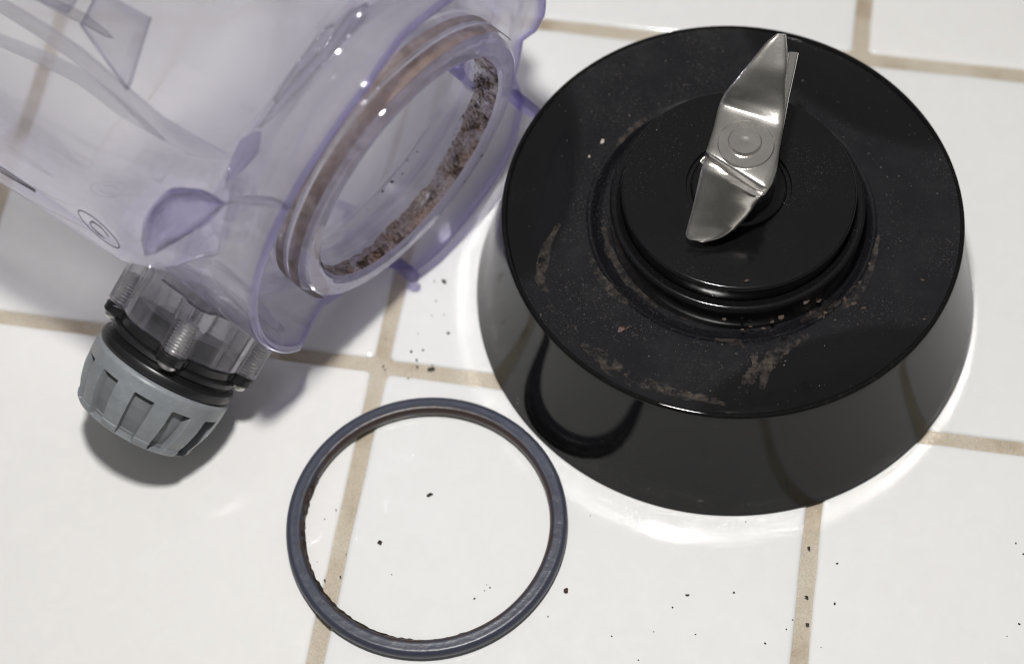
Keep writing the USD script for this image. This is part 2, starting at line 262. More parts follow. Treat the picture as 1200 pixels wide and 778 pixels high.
UsdGeom.PrimvarsAPI(UsdGeom.Mesh(dish)).CreatePrimvar('scoop', Sdf.ValueTypeNames.FloatArray, 'vertex').Set(scoop(Rg, Tg).ravel().astype(np.float32).tolist())
# the raised collar in the middle: two rounded steps
BO = BC + [0.0010, 0.0005, 0]
bo = [(0, 0.0300), (0.0291, 0.0300), (0.0293, 0.0320), (0.0293, 0.0385)] + arc(0.0283, 0.0397, 0.0010, 0, 95, 6) + [(0.0274, 0.0406), (0.0268, 0.0404), (0.0266, 0.0400), (0.0267, 0.0430)] + arc(0.0259, 0.0446, 0.0009, 0, 80, 6) + [(0.0235, 0.0457), (0.018, 0.0460), (0.0120, 0.0461), (0.0118, 0.0455), (0.0110, 0.0455), (0.0108, 0.0461), (0.0102, 0.0466), (0.0085, 0.0468), (0, 0.0468)]
boss = part(base, 'centre_collar', lathe(bo, 192, BO), BOSS, smooth=40)
part(base, 'blade_shaft', lathe([(0, 0.046), (0.0082, 0.046), (0.0082, 0.0500), (0.0075, 0.0508), (0.0055, 0.0510), (0.0055, 0.0610), (0, 0.0610)], 64, BO), RUBBER_BLACK, smooth=40)
# blades: each a bent steel strip, from cross sections (left, right) measured and given their own heights
def blade(sections, th, sub=6):
    L = np.array([at(*s[0]) for s in sections]); Rr = np.array([at(*s[1]) for s in sections])
    k = np.arange(len(sections)); kk = np.linspace(0, len(sections)-1, (len(sections)-1)*sub+1)
    f = lambda A: np.stack([np.interp(kk, k, A[:, i]) for i in range(3)], -1)
    def sm(A):
        for _ in range(2):
            A = np.vstack([A[:1], (A[:-2]+2*A[1:-1]+A[2:])/4, A[-1:]])
        return A
    L, Rr = sm(f(L)), sm(f(Rr))
    w = np.array([0, 0.04, 0.1, 0.25, 0.5, 0.75, 0.9, 0.96, 1.0])
    P = L[:, None]*(1-w)[None, :, None] + Rr[:, None]*w[None, :, None]
    du, dv = np.gradient(P, axis=0), np.gradient(P, axis=1)
    N = np.cross(du, dv); N /= np.linalg.norm(N, axis=-1, keepdims=True)+1e-12
    N *= np.where(N[..., 2:] < 0, -1, 1)
    edge = np.minimum(1, np.minimum(w, 1-w)/0.1)
    T = P - N*(th*0.5*(1-edge)*0.9)[None, :, None]*1.0
    Bm = P - N*(th*(1-0.5*(1-edge)*0.7))[None, :, None]
    ring = np.concatenate([T, Bm[:, ::-1]], axis=1)
    m = grid_mesh(ring, closed_v=True)
    n = ring.shape[1]; v = m.vertices; f = list(m.faces)
    h = n//2
    for row, flip in ((0, 0), (ring.shape[0]-1, 1)):
        for i in range(h-1):
            a, b, c, d = row*n+i, row*n+i+1, row*n+n-2-i, row*n+n-1-i
            f += [[a, b, c], [a, c, d]] if flip else [[a, c, b], [a, d, c]]
    m = trimesh.Trimesh(v, f, process=True); m.fix_normals()
    return m
def sec(l, r, zl, zr=None):
    return ((*l, zl), (*r, zl if zr is None else zr))
b1 = [sec((911, 39.5), (921, 41), .0785), sec((898, 50), (923, 62), .0772, .0760), sec((876, 77), (922, 84), .0735, .0735), sec((857, 101), (920, 112), .0695, .0690), sec((848, 112), (919, 130), .0670, .0666), sec((843, 121), (917, 146), .0652), sec((841, 128), (916, 154), .0649), sec((836, 150), (913, 175), .0649),
      sec((829, 172), (908, 200), .0649), sec((826, 178), (899, 220), .0646), sec((823, 186), (893, 227), .0618, .0630), sec((821.5, 194), (890, 230), .0585, .0612)]
b2 = [sec((924, 61), (936, 61.5), .0625), sec((921, 80), (932, 82), .0626), sec((908, 110), (925, 113), .0628), sec((880, 135), (920, 140), .0630), sec((850, 160), (914, 172), .0630), sec((833, 178), (911, 196), .0629), sec((824, 190), (905, 214), .0625), sec((821.5, 197), (896, 228), .0616), sec((819, 208), (890, 234), .0600),
      sec((815, 228), (883, 244), .0572), sec((811, 246), (875, 256), .0545), sec((806, 264), (864, 268), .0518), sec((803, 277), (848, 279), .0500), sec((806, 281), (826, 284), .0494)]
part(base, 'blade', blade(b2, 0.0011), STEEL, smooth=30, label='lower steel blade with its wing dipping towards the rim')
part(base, 'blade', blade(b1, 0.0011), STEEL, smooth=30, label='upper steel blade with its tall pointed wing raised')
rv = np.array([*at(873, 165, .066)[:2], 0])
part(base, 'washer', lathe([(0, .0640), (.0062, .0640), (.0062, .0651), (.0060, .0653), (0, .0653)], 64, rv*[1, 1, 0]+[0.0003, -0.0003, 0]), STEEL, smooth=30)
part(base, 'rivet', lathe([(0, .0650), (.0037, .0650), (.0037, .0657), (.0034, .0661), (.0012, .0661), (.0009, .06595), (0, .06595)], 64, rv), STEEL, smooth=40)
# dusty smears left on the dish
def patch(pts, width, lift=0.00012):
    pts = np.array([at(x, y, 0.0345)[:2] for x, y in pts])
    s = np.linspace(0, 1, 24); k = np.linspace(0, 1, len(pts))
    c = np.stack([np.interp(s, k, pts[:, i]) for i in range(2)], -1)
    tg = np.gradient(c, axis=0); tg /= np.linalg.norm(tg, axis=1, keepdims=True)
    nn = np.stack([-tg[:, 1], tg[:, 0]], -1)
    w = np.linspace(-1, 1, 5)
    wd = width*(0.35+0.65*np.sin(pi*s))*(0.7+0.6*RNG.random(24))
    Q = c[:, None] + nn[:, None]*(w[None, :, None]*wd[:, None, None])
    d = Q-BC[:2]; r = np.hypot(d[..., 0], d[..., 1]); t = np.arctan2(d[..., 1], d[..., 0])
    m = grid_mesh(np.concatenate([Q, (dish_z(np.clip(r, .0266, .0522), t)+lift)[..., None]], -1))
    if m.face_normals[:, 2].mean() < 0: m.invert()
    return m
for pts, w in (([(893, 455), (899, 425), (925, 402), (950, 392)], .0016), ([(838, 396), (866, 400), (884, 408), (884, 430)], .0012), ([(690, 295), (700, 320), (718, 342), (736, 355)], .0012), ([(682, 405), (705, 424), (740, 448), (780, 462)], .0018), ([(655, 262), (640, 290), (632, 330), (650, 370)], .0012), ([(988, 360), (1002, 345), (1010, 330)], .0016), ([(940, 372), (965, 362), (985, 350)], .0018), ([(712, 180), (740, 150), (775, 126)], .0006), ([(700, 410), (735, 440), (790, 462), (850, 476)], .0012), ([(706, 250), (712, 285), (735, 322), (770, 350), (820, 372)], .0010), ([(1010, 345), (1022, 310), (1030, 275)], .0008), ([(862, 470), (880, 440), (890, 425)], .0013), ([(760, 452), (800, 466), (840, 470)], .0010)):
    part(dish, 'smear', patch(pts, w), SMEAR, smooth=True)

# ------------------------------------------------------------------ the sealing ring
RC, RM = np.array([0.01928, -0.04025, 0.0]), 0.03065
prof = []
for i in range(28):
    a = 2*pi*i/28
    c, s = cos(a), sin(a)
    prof.append((0.0021*np.sign(c)*abs(c)**0.9, 0.0019*np.sign(s)*abs(s)**0.9 + 0.0019 - (0.00022 if 0.5 < c*0+s and abs(c) < 0.25 else 0)))
prof = np.array(prof)
t = np.arange(220)*2*pi/220
wob = 1 + 0.006*np.sin(2*t+0.6) + 0.002*np.sin(3*t)
P = np.stack([RC[0] + (RM*wob[None]+prof[:, 0, None])*np.cos(t)[None], RC[1] + (RM*wob[None]+prof[:, 0, None])*np.sin(t)[None], np.repeat(prof[:, 1, None], 220, 1)], -1)
nz = (meshkit.fbm(P*1500, 3, 3)-0.5)[..., None]*0.00010
P = P + nz
RUBBER = M('blue_grey_rubber', {'g': ('geometry', {}), 'n': ('noise_texture', {'scale': 380.0, 'detail': 5.0, 'roughness': 0.65}), 'n2': ('noise_texture', {'scale': 70.0, 'detail': 2.0}),
    'mp': ('mapping', {'location': (-RC[0], -RC[1], 0.0)}), 'fl': ('vector_math', {'math_type': 'multiply', 'vector2': (1, 1, 0)}), 'ln': ('vector_math', {'math_type': 'length'}),
    'in': ('map_range', {'from_min': RM-0.0002, 'from_max': RM-0.0016, 'to_min': 0.0, 'to_max': 0.55, 'clamp': True}), 'ad': ('math', {'math_type': 'add'}), 'ad2': ('math', {'math_type': 'multiply_add', 'value2': 0.6, 'value3': 0.0}), 'ad3': ('math', {'math_type': 'add'}),
    'm': ('map_range', {'from_min': 1.02, 'from_max': 1.32, 'to_min': 0.0, 'to_max': 0.9, 'clamp': True}),
    'x': ('mix', {'color1': (0.043, 0.048, 0.072), 'color2': (0.045, 0.028, 0.022)}), 'b': ('bump', {'strength': 0.4, 'distance': 0.0003}), 'p': ('principled_bsdf', {'roughness': 0.34})},
    [('g.position', 'n.vector'), ('g.position', 'n2.vector'), ('g.position', 'mp.vector'), ('mp.vector', 'fl.vector1'), ('fl.vector', 'ln.vector1'), ('ln.value', 'in.value'), ('n.fac', 'ad.value1'), ('in.result', 'ad.value2'),
     ('n2.fac', 'ad2.value1'), ('ad.value', 'ad3.value1'), ('ad2.value', 'ad3.value2'), ('ad3.value', 'm.value'), ('m.result', 'x.fac'), ('x.color', 'p.base_color'), ('n.fac', 'b.height'), ('b.normal', 'p.normal')])
seal = thing('sealing_ring', 'dark blue-grey rubber sealing ring lying flat on the tiles before the black blade unit', 'sealing ring', RC)
sm_ = grid_mesh(P, closed_u=True, closed_v=True); sm_.fix_normals()
part(seal, 'rubber_ring', sm_, RUBBER, smooth=True)
# ridge of caked residue along the ring's inner lower edge
Q = []
tt = np.linspace(rad(165), rad(300), 150)
for j in range(8):
    a = 2*pi*j/8
    rr = RM-0.0017 + (0.0005*cos(a))*(0.6+0.9*meshkit.noise(np.c_[tt*30, tt*0+j*0.5, tt*0], 4))
    Q.append(np.stack([RC[0]+rr*np.cos(tt), RC[1]+rr*np.sin(tt), 0.0024+0.0006*sin(a)*(0.3+1.2*meshkit.noise(np.c_[tt*40, tt*0+j*.5, tt*0+3], 9))], -1))
m = grid_mesh(np.array(Q), closed_u=True); m.fix_normals()
part(seal, 'residue', m, CRUMB, smooth=False, kind='stuff')

# ------------------------------------------------------------------ the jar
A = np.array([0.8498, -0.5169, -0.1031]); A /= np.linalg.norm(A)
S = np.cross([0, 0, 1], A); S /= np.linalg.norm(S); V = np.cross(A, S)
O = np.array([0.0095, 0.0210, 0.0563])
jar = thing('blender_jar', 'clear lavender plastic blender jar lying on its side, open end towards the black blade unit', 'blender jar', (O[0]-0.05*A[0], O[1]-0.05*A[1], 0))
PHI = -62.0
def jp(r, t, off):
    "r, t (radians), off along the axis -> world"
    r, t, off = np.broadcast_arrays(r, t, off)
    return O + off[..., None]*A + (r*np.cos(t))[..., None]*S + (r*np.sin(t))[..., None]*V
def square(t, s, rc):
    f = np.abs((np.degrees(t)-PHI+45) % 90-45)*pi/180
    c = s-rc
    flat = s/np.cos(f)
    b = c*(np.cos(f)+np.sin(f)); arcr = b + np.sqrt(np.maximum(b*b-(2*c*c-rc*rc), 0))
    return np.where(np.tan(f)*s < c, flat, arcr)
def near(t, c, w0, w1):
    d = np.abs((np.degrees(t)-c+180) % 360-180)
    return 1-ss((d-w0)/(w1-w0))
RK = np.array([(-180, 0), (-150, .0005), (-142, 0), (-130, -.0045), (-118, -.0085), (-100, -.0085), (-94, -.006), (-90, 0), (-82, .001), (-53, .001), (-44, 0), (-36, -.002), (-32, -.003), (-27, -.008), (-15, -.0095), (-8, -.0065), (0, -.005), (20, -.004), (40, -.001), (60, -.001), (70, -.0025), (90, -.0025), (104, -.0005), (120, 0), (180, 0)], float)
def rim_off(t):
    d = (np.degrees(t)+180) % 360-180
    return np.interp(d, RK[:, 0], RK[:, 1])
def step_off(t):
    return -0.0095 - 0.0235*near(t, -151, 24, 52) - 0.004*near(t, -60, 60, 90)
def r_skirt(t, off):
    return 0.0515 + 0.04*np.clip(-off, 0, .02)
def r_body(t, off):
    s = 0.0525 + 0.095*np.maximum(-off-0.03, -0.02)
    return square(t, s, 0.030)
def r_out(t, off):
    w = ss((off-step_off(t)+0.0035)/0.0035)
    return r_body(t, off)*(1-w) + r_skirt(t, off)*w
def jar_mesh():
    n = 420
    t = np.arange(n)*2*pi/n
    so, ro = step_off(t), rim_off(t)
    z = np.zeros(n)
    rows = []                                  # (off, radius, edge tint)
    E = -0.205
    wedge = 0.10 + 0.30*near(t, 182, 22, 48)
    for u in np.linspace(0, 1, 16): rows.append((E+(so-0.005-E)*u, None, z + 0.0*u))
    for u in np.linspace(0.1, 1, 12): rows.append((so-0.005+0.0055*u, None, wedge*sin(pi*u)))
    for u in np.linspace(0.15, 1, 10): rows.append((so+0.0005+(ro-0.0013-so-0.0005)*u, None, z))
    rows = [(o, r_out(t, o), e) for o, _, e in rows]
    rb = r_skirt(t, ro)
    for a in (0, 25, 55, 90, 125, 155, 180): rows.append((ro-0.0011+0.0011*sin(rad(a)), rb-0.0011+0.0011*cos(rad(a)), z + 0.75))
    inn = np.minimum(ro-0.002, -0.002)
    for u in (0.0, 0.15, 0.5, 1.0): rows.append((inn+(-0.0150-inn)*u, rb-0.0022-0.0012*u, z + (0.3 if u == 0 else 0.0)))
    for o, r, e in ((-.0170, .0475, .25), (-.0176, .0450, 0), (-.0176, .0400, 0), (-.0172, .0372, .2), (-.0160, .0362, .1), (-.0105, .0360, 0), (-.0100, .0356, 0), (-.0085, .0356, 0), (-.0080, .0360, 0), (-.0050, .0360, 0), (-.0045, .0355, 0), (-.0015, .0353, .1), (-.0004, .0349, .3), (.0, .0343, .15), (.0001, .0312, .1), (-.0003, .0304, .3), (-.0010, .0300, .2), (-.0050, .0299, 0), (-.0085, .0299, 0), (-.0097, .0301, .2), (-.0110, .0308, .2), (-.0130, .0325, 0), (-.0178, .0380, 0), (-.0220, .0430, 0), (-.0262, .0465, 0)):
        rows.append((z+o, z+r, z+e))
    for o in (-.030, -.034, -.038, -.043, -.05, -.07, -.10, -.15, -.205):
        rows.append((z+o, np.minimum(0.0465+0.9*(-.0262-o)+0*z, r_out(t, z+o)-0.0030), z))
    P = np.stack([jp(r, t, o) for o, r, _ in rows])
    m = grid_mesh(P, closed_u=True, closed_v=True)
    if m.volume < 0: m.invert()
    return m, np.concatenate([e for _, _, e in rows])
def edged(prim, points, tint):
    "stores rim tint of the plastic, and painted slot shade of the cap, as the primvar 'edge'"
    from scipy.spatial import cKDTree
    got = np.array(UsdGeom.Mesh(prim).GetPointsAttr().Get()) + ORIGIN[str(jar.GetPath())]
    val = np.asarray(tint, float)[cKDTree(points).query(got)[1]] if np.ndim(tint) else np.full(len(got), float(tint))
    UsdGeom.PrimvarsAPI(UsdGeom.Mesh(prim)).CreatePrimvar('edge', Sdf.ValueTypeNames.FloatArray, 'vertex').Set(val.astype(np.float32).tolist())
jm, jt = jar_mesh()
edged(part(jar, 'jar_body', jm, JAR, smooth=28), jm.vertices, jt)
# bayonet lugs at the cut-outs of the skirt
def block(tc, r0, r1, w, o0, o1, bulge=0.6):
    "rounded block in the jar's own polar frame"
    b = trimesh.creation.icosphere(3)
    v = b.vertices/np.max(np.abs(b.vertices), axis=1, keepdims=True)**bulge
    th = rad(tc) + v[:, 1]*w/((r0+r1)/2)
    P = jp((r0+r1)/2+v[:, 0]*(r1-r0)/2, th, (o0+o1)/2+v[:, 2]*(o1-o0)/2)
    m = trimesh.Trimesh(P, b.faces, process=False)
    if m.volume < 0: m.invert()
    return m
for tc in (-31.5, -92, 62):
    edged(part(jar, 'lug', block(tc, .0480, .0514, .0015, -.0085, .0022 if tc < 0 else -.001), DEEP, smooth=40), None, 0.35)
def inside(px, py, off):
    "polar place, in the jar's frame, where a measured spot meets the cross plane at off"
    d = _F + (px-600)/FPX*CR - (py-389)/FPX*CU
    q = CAM + d*(((O+off*A-CAM)@A)/(d@A)) - O
    return math.degrees(math.atan2(q@V, q@S)), math.hypot(q@V, q@S)
for px, py, off in ((424, 268, -.020), (545, 86, -.013)):
    tc, rc = inside(px, py, off)
    edged(part(jar, 'inner_rib', block(tc, rc-.0022, rc+.0022, .0012, off-.006, off+.005, 0.8), DEEP, smooth=40), None, 0.35)
def jar_hit(px, py):
    "where the camera's ray through a measured spot first meets the jar's outside"
    d = _F + (px-600)/FPX*CR - (py-389)/FPX*CU; d /= np.linalg.norm(d)
    q = CAM + np.linspace(0.25, 0.50, 5000)[:, None]*d - O
    off = q@A; t = np.arctan2(q@V, q@S); r = np.hypot(q@V, q@S)
    k = int(np.argmax((r < r_out(t, off)) & (off < rim_off(t)) & (off > -.2)))
    return t[k], off[k], r[k]
def bar(spots, w, mat=None, depth=0.0012, name='moulded_rib', tint=0.0):
    "a moulded thickening just under the jar's outside, along measured spots; w: half widths"
    h = np.array([jar_hit(*q) for q in spots]); h[:, 0] = np.unwrap(h[:, 0])
    k = np.linspace(0, 1, len(h)); u = np.linspace(0, 1, 8*len(h))
    th, of, w = np.interp(u, k, h[:, 0]), np.interp(u, k, h[:, 1]), np.interp(u, np.linspace(0, 1, len(w)), w)
    for _ in range(3):
        th[1:-1] = (th[:-2]+2*th[1:-1]+th[2:])/4; of[1:-1] = (of[:-2]+2*of[1:-1]+of[2:])/4
    w = w*np.sqrt(np.clip(1-(2*u-1)**8, 0.02, 1))
    r = r_out(th, of)
    c = jp(r, th, of); nrm = c-(O+of[:, None]*A); nrm /= np.linalg.norm(nrm, axis=1, keepdims=True)
    tg = np.gradient(c, axis=0); tg /= np.linalg.norm(tg, axis=1, keepdims=True)
    b = np.cross(nrm, tg); c = c-nrm*(depth+0.0004)
    a = np.arange(12)*2*pi/12
    P = c[:, None] + np.cos(a)[None, :, None]*b[:, None]*w[:, None, None] + np.sin(a)[None, :, None]*nrm[:, None]*depth
    m = grid_mesh(P, closed_v=True); n = 12
    v = np.vstack([m.vertices, c[:1], c[-1:]]); k0 = len(m.vertices); last = (len(u)-1)*n
    f = list(m.faces) + [[i, (i+1) % n, k0] for i in range(n)] + [[last+(i+1) % n, last+i, k0+1] for i in range(n)]
    m = trimesh.Trimesh(v, f, process=False); m.fix_normals()
    edged(part(jar, name, m, mat or RIB, smooth=40), None, tint)
bar([(168, 300), (180, 272), (205, 250), (232, 243), (258, 241)], [.0016, .0042, .0052, .0034, .0005], depth=.0018, name='foot_corner', tint=.28)
bar([(262, 214), (276, 190), (288, 172), (300, 154)], [.0006, .0020, .0026, .0006], SOFT, name='foot_corner', tint=.30)
bar([(300, 150), (350, 92), (392, 45), (430, 2)], [.0006, .0013, .0015, .0022], name='foot_corner', tint=.05)
bar([(318, 118), (352, 72), (390, 25)], [.0005, .0010, .0012], name='foot_corner')
bar([(262, 240), (285, 235), (312, 237), (338, 245)], [.0008, .0011, .0011, .0006], name='foot_corner')
def pad(corners, lift=.0011, name='grip_pad'):
    "a bevelled raised panel moulded on the jar's outside between four measured corners"
    c = np.array(corners, float); n = 17
    w = np.concatenate([[0, .05, .10], np.linspace(.16, .84, n-6), [.90, .95, 1]])
    px = (c[0]*(1-w[:, None, None])+c[1]*w[:, None, None])*(1-w[None, :, None]) + (c[3]*(1-w[:, None, None])+c[2]*w[:, None, None])*w[None, :, None]
    h = np.array([[jar_hit(*q) for q in row] for row in px]); h[..., 0] = np.unwrap(np.unwrap(h[..., 0], axis=0), axis=1)
    e = np.minimum(np.minimum(w, 1-w)[:, None], np.minimum(w, 1-w)[None]); up = lift*ss(e/.10)
    th, of = h[..., 0], h[..., 1]; r = r_out(th, of)
    T, B = jp(r+up-.0001, th, of), jp(r-.0016, th, of)
    m = grid_mesh(np.array([B, T])[0]); nT = len(m.vertices)
    v = np.vstack([T.reshape(-1, 3), B.reshape(-1, 3)]); f = [list(q) for q in m.faces] + [[q[0]+nT, q[2]+nT, q[1]+nT] for q in m.faces]
    N = len(w); rim = [k for k in range(N)] + [k*N+N-1 for k in range(1, N)] + [(N-1)*N+k for k in range(N-2, -1, -1)] + [k*N for k in range(N-2, 0, -1)]
    for a, b in zip(rim, rim[1:]+rim[:1]): f += [[a, b, b+nT], [a, b+nT, a+nT]]
    m = trimesh.Trimesh(v, f, process=False); m.fix_normals()
    tint = np.concatenate([np.where(e < .12, .12, 0).ravel(), np.where(e < .12, .12, 0).ravel()])
    edged(part(jar, name, m, PAD, smooth=30), v, tint)
pad([(114, -12), (174, 20), (147, 106), (93, 30)])
pad([(28, -34), (100, -22), (76, 16), (8, -14)])
bar([(-60, -30), (0, 8), (45, 35), (90, 66), (135, 105), (185, 150), (225, 172), (270, 186)], [.0016, .0017, .0018, .0019, .0020, .0024, .0022, .0009], SOFT, depth=.0005)
bar([(-60, 20), (0, 50), (40, 66), (90, 90), (140, 128), (190, 165)], [.0014, .0015, .0017, .0018, .0017, .0006], SOFT, depth=.0005)
bar([(20, -30), (50, 0), (95, 22), (130, 45)], [.0010, .0012, .0012, .0006], SOFT, depth=.0004)
# residue around the opening
def band(r0, r1, o0, o1, t0=0, t1=360, n=240, k=6):
    t = np.linspace(rad(t0), rad(t1), n); u = np.linspace(0, 1, k)
    return grid_mesh(np.stack([jp(r0+(r1-r0)*x, t, np.full(n, o0+(o1-o0)*x)) for x in u]))
def lip(t0, t1, d0, d1, seed, r=.02962):
    "a patch of residue inside the opening, its inner edge uneven"
    t = np.linspace(rad(t0), rad(t1), 260); u = np.linspace(0, 1, 7)
    dep = d0 + (d1-d0)*np.linspace(0, 1, 260) + (meshkit.fbm(np.c_[t*9, t*0+seed, t*0], 4, seed)-0.5)*0.0022
    end = np.clip(np.minimum(np.arange(260), 259-np.arange(260))/25, 0.05, 1)
    dep = np.clip(dep, .0012, .0088)*end
    return grid_mesh(np.stack([jp(r+0*t, t, -.0009-dep*x) for x in u]))
part(jar, 'residue', lip(-178, 32, .0030, .0074, 3), FILM, smooth=True, label='speckled brown residue inside the jar opening')
part(jar, 'residue', lip(-58, 30, .0058, .0078, 8, .02952), HEAVY, smooth=True, label='thick dark clump of residue on the right of the opening')
part(jar, 'residue', lip(-176, -40, .0022, .0030, 5, .02952), HEAVY, smooth=True, label='dark residue along the front lip of the opening')
part(jar, 'residue', band(.03635, .03635, -.0012, -.0042, 20, 215), STAIN, smooth=True, label='thin brown film around the neck of the jar opening')
part(jar, 'residue', band(.03635, .03635, -.0056, -.0078, 20, 215), STAIN, smooth=True, label='second thin brown band around the neck of the jar opening')
part(jar, 'residue', band(.02965, .02965, -.0010, -.0086, 35, 185), STAIN, smooth=True, label='thin brown film inside the upper jar opening')
# printed emblem and lines on the body
def on_body(pts, w):
    "a thin printed stroke along (theta degrees, off) points on the jar's outside"
    pts = np.array(pts, float); k = np.linspace(0, 1, len(pts)); s = np.linspace(0, 1, max(12, 3*len(pts)))
    th, of = rad(1)*np.interp(s, k, pts[:, 0]), np.interp(s, k, pts[:, 1])
    c = jp(r_out(th, of)+0.00006, th, of)
    tg = np.gradient(c, axis=0); tg /= np.linalg.norm(tg, axis=1, keepdims=True)+1e-12
    ax = O + of[:, None]*A; nr_ = c-ax; nr_ /= np.linalg.norm(nr_, axis=1, keepdims=True)
    b = np.cross(nr_, tg)
    m = grid_mesh(np.stack([c-b*w/2, c, c+b*w/2], 1))
    return m
def printed(spots, w, name):
    h = np.array([jar_hit(*q) for q in spots]); h[:, 0] = np.unwrap(h[:, 0])
    part(jar, name, on_body(np.c_[np.degrees(h[:, 0]), h[:, 1]], w), INK, smooth=True)
def em(u, v): return (116 + 32*u*.74 + 6.5*v*.67, 268.5 + 32*u*.67 - 6.5*v*.74)
for spots in ([em(cos(a), sin(a)) for a in np.linspace(0, 2*pi, 40)], [em(.45*cos(a)+.05, .55*sin(a)-.1) for a in np.linspace(0.3, 5.2, 16)], [em(-.4, .3), em(0, .55), em(.4, .25)], [em(-.15, -.6), em(.4, -.5)]):
    printed(spots, .00035, 'printed_emblem')
for dy in (0, 4, 7):
    printed([(-12+k*9, 187+dy+k*6.0-0.35*dy*k/3) for k in range(7)], .00045, 'printed_line')

# ------------------------------------------------------------------ the tap on the jar's side
TA, TT, TILT = -0.0284, rad(-150.0), rad(5.0)
D = cos(TILT)*(cos(TT)*S + sin(TT)*V) + sin(TILT)*A
TO = O + TA*A - 0.0010*D
E1 = A - (A@D)*D; E1 /= np.linalg.norm(E1); E2 = np.cross(D, E1)
def tl(profile, n=96): return lathe(profile, n, TO, E1, E2, D)
def extr(poly, d0, d1, bev=0.0005):
    "extruded outline with bevelled ends"
    import manifold3d as mf
    rings = [(poly.buffer(-bev), d0), (poly, d0+bev), (poly, d1-bev), (poly.buffer(-bev), d1)]
    ps = []
    n = 240
    for g, d in rings:
        e = g.exterior; c = np.array([0, 0])
        pts = []
        for k in range(n):
            a = 2*pi*k/n
            ray = np.array([[0, 0], [cos(a)*.05, sin(a)*.05]])
            from shapely.geometry import LineString
            x = LineString(ray).intersection(g); q = np.array(x.coords[-1]) if x.geom_type == 'LineString' else np.array(x.geoms[-1].coords[-1])
            pts.append(TO + q[0]*E1 + q[1]*E2 + d*D)
        ps.append(pts)
    P = np.array(ps)
    m = grid_mesh(P, closed_v=True)
    v = np.vstack([m.vertices, [TO+d0*D, TO+d1*D]]); k0, k1 = len(v)-2, len(v)-1
    f = list(m.faces); last = (len(rings)-1)*n
    for i in range(n):
        j = (i+1) % n
        f += [[i, j, k0], [last+j, last+i, k1]]
    m = trimesh.Trimesh(v, f, process=False); m.fix_normals()
    return m
FACE = math.degrees(math.atan2(-_F@E2, -_F@E1))
LOBES = [FACE-8+90*k for k in range(4)]
outline = union_all([Point(0, 0).buffer(0.0155, 48)] + [Point(0.0158*cos(rad(a)), 0.0158*sin(rad(a))).buffer(0.0036, 24) for a in LOBES]).buffer(0.001).buffer(-0.002).buffer(0.001)
plate = union_all([Point(0, 0).buffer(0.0146, 48)] + [Point(0.0158*cos(rad(a)), 0.0158*sin(rad(a))).buffer(0.0034, 24) for a in LOBES]).buffer(0.001).buffer(-0.002).buffer(0.001)
house = part(jar, 'tap_housing', extr(outline, 0.0530, 0.0655), CLEAR, smooth=30, label='clear lobed tap housing with screws showing through')
def screw(a):
    c = TO + 0.0160*(cos(rad(a))*E1 + sin(rad(a))*E2)
    pr = [(0, .0570)]
    d = .0575
    while d < .0655:
        pr += [(.0014, d), (.0017, d+.0004), (.0014, d+.0008)]; d += .0008
    pr += [(.0014, .0658), (.0014, .0680), (.0024, .0680), (.0024, .0690), (.0018, .0695), (0, .0695)]
    return lathe(pr, 20, c, E1, E2, D)
for a in LOBES: part(house, 'screw', screw(a), SCREW, smooth=25)
part(house, 'valve', tl([(0, .0615), (.0085, .0615), (.0088, .0618), (.0088, .0660), (0, .0660)]), RUBBER_BLACK, smooth=35)
part(jar, 'tap_gasket', extr(plate, 0.0657, 0.0682, .0004), RUBBER_BLACK, smooth=30)
part(jar, 'tap_neck', tl([(0, .0680), (.0150, .0680), (.0158, .0684), (.0160, .0694), (.0152, .0700), (.0150, .0708), (.0166, .0711), (.0169, .0717), (.0169, .0728), (.0164, .0734), (.0155, .0742), (0, .0742)]), RUBBER_BLACK, smooth=35)
# ribbed cap with recessed grips
nd, na = 90, 480
hd = np.concatenate([[.0736], np.linspace(.0739, .0872, nd-14), .0872+.0022*np.sin(np.linspace(0.1, pi/2, 13))])
rcap = np.interp(hd, [.0736, .0740, .0746, .0775, .081, .0842, .0872], [.0165, .0170, .0172, .0171, .0168, .0160, .0148])
rr = np.where(hd > .0872, .0150-.0022*(1-np.cos(np.arcsin(np.clip((hd-.0872)/.0022, 0, 1)))), rcap)
ta = np.arange(na)*2*pi/na
ph = ((ta/(2*pi)*11+0.4) % 1)
slot = ss((0.26-np.abs(ph-0.5))/0.025)
# each recess is deepest at its foot and runs out towards the end of the cap
al = ss((hd-.0775)/.0005)*ss((.0891-hd)/.0012)
depth = 0.0019*al[:, None]*slot[None]
P = TO + (rr[:, None]-depth)[..., None]*(np.cos(ta)[None, :, None]*E1 + np.sin(ta)[None, :, None]*E2) + hd[:, None, None]*D
m = grid_mesh(P, closed_v=True)
v = np.vstack([m.vertices, [TO+.0736*D, TO+.0896*D]]); k0 = len(v)-2; last = (len(hd)-1)*na
f = list(m.faces)
for i in range(na):
    j = (i+1) % na; f += [[i, j, k0], [last+j, last+i, k0+1]]
m = trimesh.Trimesh(v, f, process=False); m.fix_normals()
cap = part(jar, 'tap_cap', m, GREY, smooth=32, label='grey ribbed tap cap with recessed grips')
edged(cap, m.vertices, np.concatenate([np.clip(depth.ravel()/.0018, 0, 1), [0, 0]]))  # deeper recess, darker colour: painted shade along with dirt

